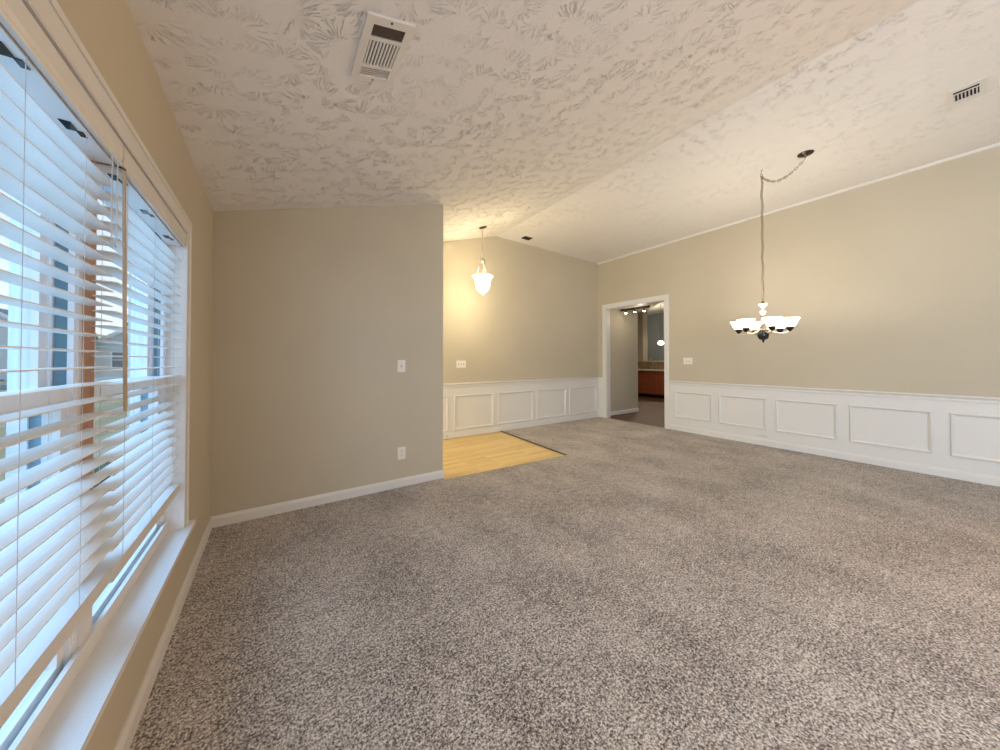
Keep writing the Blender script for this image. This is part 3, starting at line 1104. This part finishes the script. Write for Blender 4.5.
struct(b.build('baseboard_hall', M['trim']), 'white baseboard inside the kitchen opening', 'baseboard')
for nm, bx, lb in (('wall_kitchen_right', (X2 + 0.12, KX1, KY0 - 0.1, KY0), 'kitchen side wall toward the viewer'), ('wall_kitchen_left', (X2 + 0.12, KX1, KY1, KY1 + 0.1), 'kitchen side wall away from the viewer'),
                   ('wall_kitchen_near', (X2 + 0.02, X2 + 0.12, Y2 + 0.12, KY1), 'kitchen wall behind the foyer')):
    struct(MB().box(*bx, -0.02, KH).build(nm, M['wall']), lb, 'wall')
b = MB().box(KX1, KX1 + 0.1, KY0, KY1, -0.02, KH)
struct(b.build('wall_end', M['bluewall']), 'slate blue wall at the far end beyond the kitchen bar', 'wall')
BX = 11.62
struct(MB().box(BX, BX + 0.12, KY0, 7.09, 0, 1.22).build('wall_bar', M['wall']), 'half wall behind the kitchen counter', 'wall')
struct(MB().box(BX, BX + 0.30, 7.09, KY1, 0, KH).build('wall_bar_end', M['wall']), 'tall tan wall end left of the kitchen bar opening', 'wall')
struct(MB().box(BX - 0.012, BX, 4.6, KY1, 0.952, 1.215).build('trim_backsplash', M['mosaic']), 'brown mosaic tile backsplash above the kitchen counter', 'backsplash')
b = MB().box(10.97, BX - 0.014, 4.6, KY1 - 0.02, 0.905, 0.95)
tag(b.build('countertop', M['counter'], org=(11.3, 6.3, 0.905), bevel=0.006), 'cream countertop over the cherry kitchen cabinets', 'countertop')
b = MB().box(BX - 0.03, BX + 0.2, 4.6, 7.085, 1.221, 1.255)
tag(b.build('bar_top', M['counter'], org=(BX, 5.6, 1.221), bevel=0.006), 'narrow raised ledge on top of the mosaic backsplash', 'countertop')

edges = [5.61, 6.07, 6.53, 6.99]
proto = None
labs = ['cherry base cabinet under the cream counter, hidden behind the right jamb of the opening', 'cherry base cabinet at the right jamb edge of the kitchen opening',
        'cherry base cabinet in the middle of the kitchen opening', 'cherry base cabinet at the left, next to the greige hall wall edge']
for i, y in enumerate(edges):
    if proto is None:
        cb = thing('base_cabinet', labs[0], 'cabinet', (11.3, y, 0), 'cherry base cabinets')
        w = 0.458
        b = MB()
        b.box(11.02, BX - 0.014, y - w / 2, y + w / 2, 0.10, 0.905)
        b.build('body', M['cherry'], cb)
        b = MB().box(11.07, BX - 0.014, y - w / 2, y + w / 2, 0, 0.10)
        b.build('toe_kick', M['black'], cb)
        b = MB()
        ya, yb, za, zb = y - w / 2 + 0.02, y + w / 2 - 0.02, 0.13, 0.88
        fr = 0.06
        b.box(11.0, 11.02, ya, ya + fr, za, zb)
        b.box(11.0, 11.02, yb - fr, yb, za, zb)
        b.box(11.0, 11.02, ya + fr, yb - fr, za, za + fr)
        b.box(11.0, 11.02, ya + fr, yb - fr, zb - fr, zb)
        b.box(11.016, 11.02, ya + fr, yb - fr, za + fr, zb - fr)
        dr_ = b.build('door', M['cherry'], cb)
        b = MB().tube([(10.985, yb - 0.03, 0.80), (10.985, yb - 0.03, 0.84)], 0.005, 8)
        b.tube([(11.0, yb - 0.03, 0.82), (10.985, yb - 0.03, 0.82)], 0.004, 8)
        b.build('knob', M['bronze'], dr_)
        proto = cb
    else:
        c = proto.copy(); COL.objects.link(c)
        c.location = (11.3, y, 0)
        c['label'] = labs[i]
        for chd in list(proto.children):
            d = chd.copy(); COL.objects.link(d); d.parent = c
            for gg in chd.children:
                e = gg.copy(); COL.objects.link(e); e.parent = d

# faucet at the counter
fa = thing('faucet', 'slim metal faucet on the cream kitchen counter', 'faucet', (11.48, 6.63, 0.95))
b = MB()
b.lathe([(0.03, 0.95), (0.03, 0.962), (0.016, 0.975), (0.014, 1.0)], (11.48, 6.63, 0), 16)
b.build('base', M['nickel'], fa, smooth=True)
b = MB()
b.tube([(11.48, 6.63, 0.99), (11.48, 6.63, 1.25)] + [(11.48 - 0.09 + 0.09 * math.cos(a), 6.63, 1.25 + 0.09 * math.sin(a)) for a in [i * PI / 8 for i in range(1, 9)]] + [(11.30, 6.63, 1.2)], 0.011, 10)
b.build('spout', M['nickel'], fa, smooth=True)
b = MB().tube([(11.48, 6.66, 1.0), (11.47, 6.73, 1.03)], [0.008, 0.006], 8)
b.build('lever', M['nickel'], fa)

# pendant over the bar
kp = thing('pendant_lamp', 'small glowing white globe lamp hanging beyond the kitchen bar', 'pendant lamp', (12.0, 6.62, 1.78))
b = MB().tube([(12.0, 6.62, KH), (12.0, 6.62, 2.0)], 0.004, 6)
b.build('cord', M['bronze'], kp)
b = MB().lathe([(0, 2.015), (0.04, 2.01), (0.045, 1.99), (0.03, 1.98)], (12.0, 6.62, 0), 16)
b.build('cap', M['bronze'], kp, smooth=True)
b = MB().lathe([(0.03, 1.985), (0.07, 1.965), (0.10, 1.92), (0.105, 1.88), (0.08, 1.835), (0, 1.82)], (12.0, 6.62, 0), 20)
b.build('globe_shade', M['shade'], kp, smooth=True)
light('bar_fill', 'POINT', (12.6, 7.4, 2.5), 70, (1.0, 0.85, 0.65), shadow_soft_size=0.06)  # fill added away from the globe to lift the slate blue wall

# track light near the opening
tk = thing('track_light', 'dark brown track with three lit spots on the kitchen ceiling', 'track light', (7.1, 4.43, KL))
b = MB().box(7.07, 7.13, 4.08, 4.78, KL - 0.045, KL)
b.build('track', M['brownvent'], tk)
for y in (4.20, 4.43, 4.66):
    b = MB()
    b.tube([(7.1, y, KL - 0.04), (7.1, y, KL - 0.06)], 0.012, 10)
    b.lathe([(0.014, KL - 0.055), (0.025, KL - 0.065), (0.032, KL - 0.10), (0.030, KL - 0.10), (0, KL - 0.07)], (7.1, y, 0), 16)
    sp_ = b.build('spot', M['brownvent'], tk, smooth=True)
    b = MB().lathe([(0.029, KL - 0.085), (0.03, KL - 0.10), (0.018, KL - 0.112), (0, KL - 0.115)], (7.1, y, 0), 16)
    b.build('bulb', M['bulb'], sp_, smooth=True)
light('track_glow', 'POINT', (7.1, 4.3, 2.2), 4, (1.0, 0.84, 0.62), shadow_soft_size=0.05)
light('kitchen_fill', 'AREA', (9.4, 4.6, 3.3), 60, (1.0, 0.86, 0.66), (0, 0, 0), shape='RECTANGLE', size=1.2, size_y=0.6)  # unseen area light added to brighten the kitchen, no fixture modelled

# ------------------------------------------------------------------ outside
b = MB().box(-60, -0.2, -20, 90, -0.7, -0.5)
struct(b.build('ground', M['dry_lawn']), 'dormant lawn outside the window', 'lawn')
b = MB().box(-60, -0.2, 33, 39, -0.5, -0.47)
struct(b.build('street', M['asphalt']), 'grey street beyond the lawn', 'street')
b = MB().box(-1.5, -0.2, -2, 7, -0.5, -0.44)
struct(b.build('ground', M['mulch']), 'dark mulch bed below the window', 'planting bed')


def house(cx, cy, w, d, eave, ridge, wallm, label):
    h = thing('house', label, 'house', (cx, cy, -0.5))
    z0 = -0.5
    b = MB()
    b.prism([(cx - w / 2, cy, z0), (cx + w / 2, cy, z0), (cx + w / 2, cy, eave), (cx, cy, ridge), (cx - w / 2, cy, eave)], (0, d, 0))
    b.build('wall', wallm, h)
    b = MB()
    o = 0.35
    sl = (ridge - eave) / (w / 2)
    for s in (-1, 1):
        xa, za = cx + s * (w / 2 + o), eave - sl * o
        b.prism([(xa, cy - o, za + 0.02), (cx, cy - o, ridge + 0.02), (cx, cy - o, ridge + 0.2), (xa, cy - o, za + 0.2)], (0, d + 2 * o, 0))
    b.build('roof', M['roof'], h)
    b = MB()
    for s in (-1, 1):
        xa, za = cx + s * (w / 2 + o), eave - sl * o
        b.prism([(xa, cy - o - 0.03, za - 0.12), (cx, cy - o - 0.03, ridge - 0.12), (cx, cy - o - 0.03, ridge + 0.2), (xa, cy - o - 0.03, za + 0.2)], (0, 0.03, 0))
    b.build('bargeboard', M['vinyl'], h)
    for fx in (-0.27, 0.27):
        x = cx + fx * w
        b = MB()
        b.box(x - 0.6, x + 0.6, cy - 0.06, cy, 0.55, 0.63)
        b.box(x - 0.6, x + 0.6, cy - 0.06, cy, 1.97, 2.05)
        b.box(x - 0.6, x - 0.52, cy - 0.06, cy, 0.63, 1.97)
        b.box(x + 0.52, x + 0.6, cy - 0.06, cy, 0.63, 1.97)
        b.box(x - 0.52, x + 0.52, cy - 0.05, cy, 1.27, 1.33)
        wf = b.build('window', M['vinyl'], h)
        b = MB().box(x - 0.52, x + 0.52, cy - 0.02, cy, 0.63, 1.97)
        b.build('pane', M['darkpane'], wf)
    b = MB().box(cx - 0.45, cx + 0.45, cy - 0.05, cy, z0 + 0.15, 1.75)
    dd = b.build('door', M['vinyl'], h)
    b = MB().blob((cx + 0.35, cy - 0.09, 0.6), 0.05, sub=1)
    b.build('knob', M['nickel'], dd)
    b = MB().box(cx - 0.8, cx + 0.8, cy - 1.0, cy, z0, z0 + 0.15)
    b.build('step', M['asphalt'], h)
    return h


house(-19.5, 47.0, 9.0, 9.0, 2.7, 5.6, M['siding'], 'pale gabled house across the street, leftmost through the blinds')
house(-9.0, 44.0, 8.0, 9.0, 2.6, 5.2, M['siding'], 'white gabled house across the street seen behind the tan wand')


def tree(x, y, h, r, label):
    t = thing('tree', label, 'tree', (x, y, -0.5), 'trees across the lawn')
    b = MB().tube([(x, y, -0.5), (x + 0.1, y, h * 0.3), (x, y + 0.1, h * 0.6)], [0.2, 0.15, 0.08], 10)
    for k in range(3):
        a = k * 2.1
        b.tube([(x + 0.08, y, h * 0.35), (x + math.cos(a) * r * 0.6, y + math.sin(a) * r * 0.6, h * 0.62)], [0.08, 0.03], 8)
    b.build('trunk', M['bark'], t, smooth=True)
    b = MB()
    for k in range(26):
        a, e, q = random.uniform(0, 2 * PI), random.uniform(-0.6, 1.2), random.uniform(0.3, 0.85) * r
        b.blob((x + math.cos(a) * math.cos(e) * q, y + math.sin(a) * math.cos(e) * q, h * 0.68 + math.sin(e) * q), r * random.uniform(0.28, 0.45), sub=2, rough=0.16)
    b.build('crown', M['leaf2'], t)


tree(-13.6, 41.5, 5.2, 2.0, 'green tree between the two pale houses')
tree(-6.2, 31.0, 4.4, 1.5, 'green tree near the street seen behind the farther blind')

for i, (x, y, r_) in enumerate(((-1.0, 1.5, 0.36), (-1.0, 2.5, 0.40), (-1.05, 3.6, 0.42), (-1.1, 4.8, 0.4))):
    s = thing('shrub', ['low dark shrub below the nearer window', 'low dark shrub below the mullion', 'low dark shrub below the farther window', 'low dark shrub past the farther window'][i], 'shrub', (x, y, -0.44), 'shrubs below the window')
    b = MB().tube([(x, y, -0.45), (x, y, -0.1)], 0.03, 8)
    b.build('stem', M['bark'], s)
    b = MB()
    for k in range(16):
        a, e, q = random.uniform(0, 2 * PI), random.uniform(-0.4, 1.3), random.uniform(0.2, 0.8) * r_
        b.blob((x + math.cos(a) * math.cos(e) * q, y + math.sin(a) * math.cos(e) * q, -0.1 + math.sin(e) * q), r_ * 0.36, sub=1, rough=0.25)
    b.build('foliage', M['leaf'], s)

# helper bookkeeping property no longer needed
for o in list(bpy.data.objects):
    if '_w' in o:
        del o['_w']
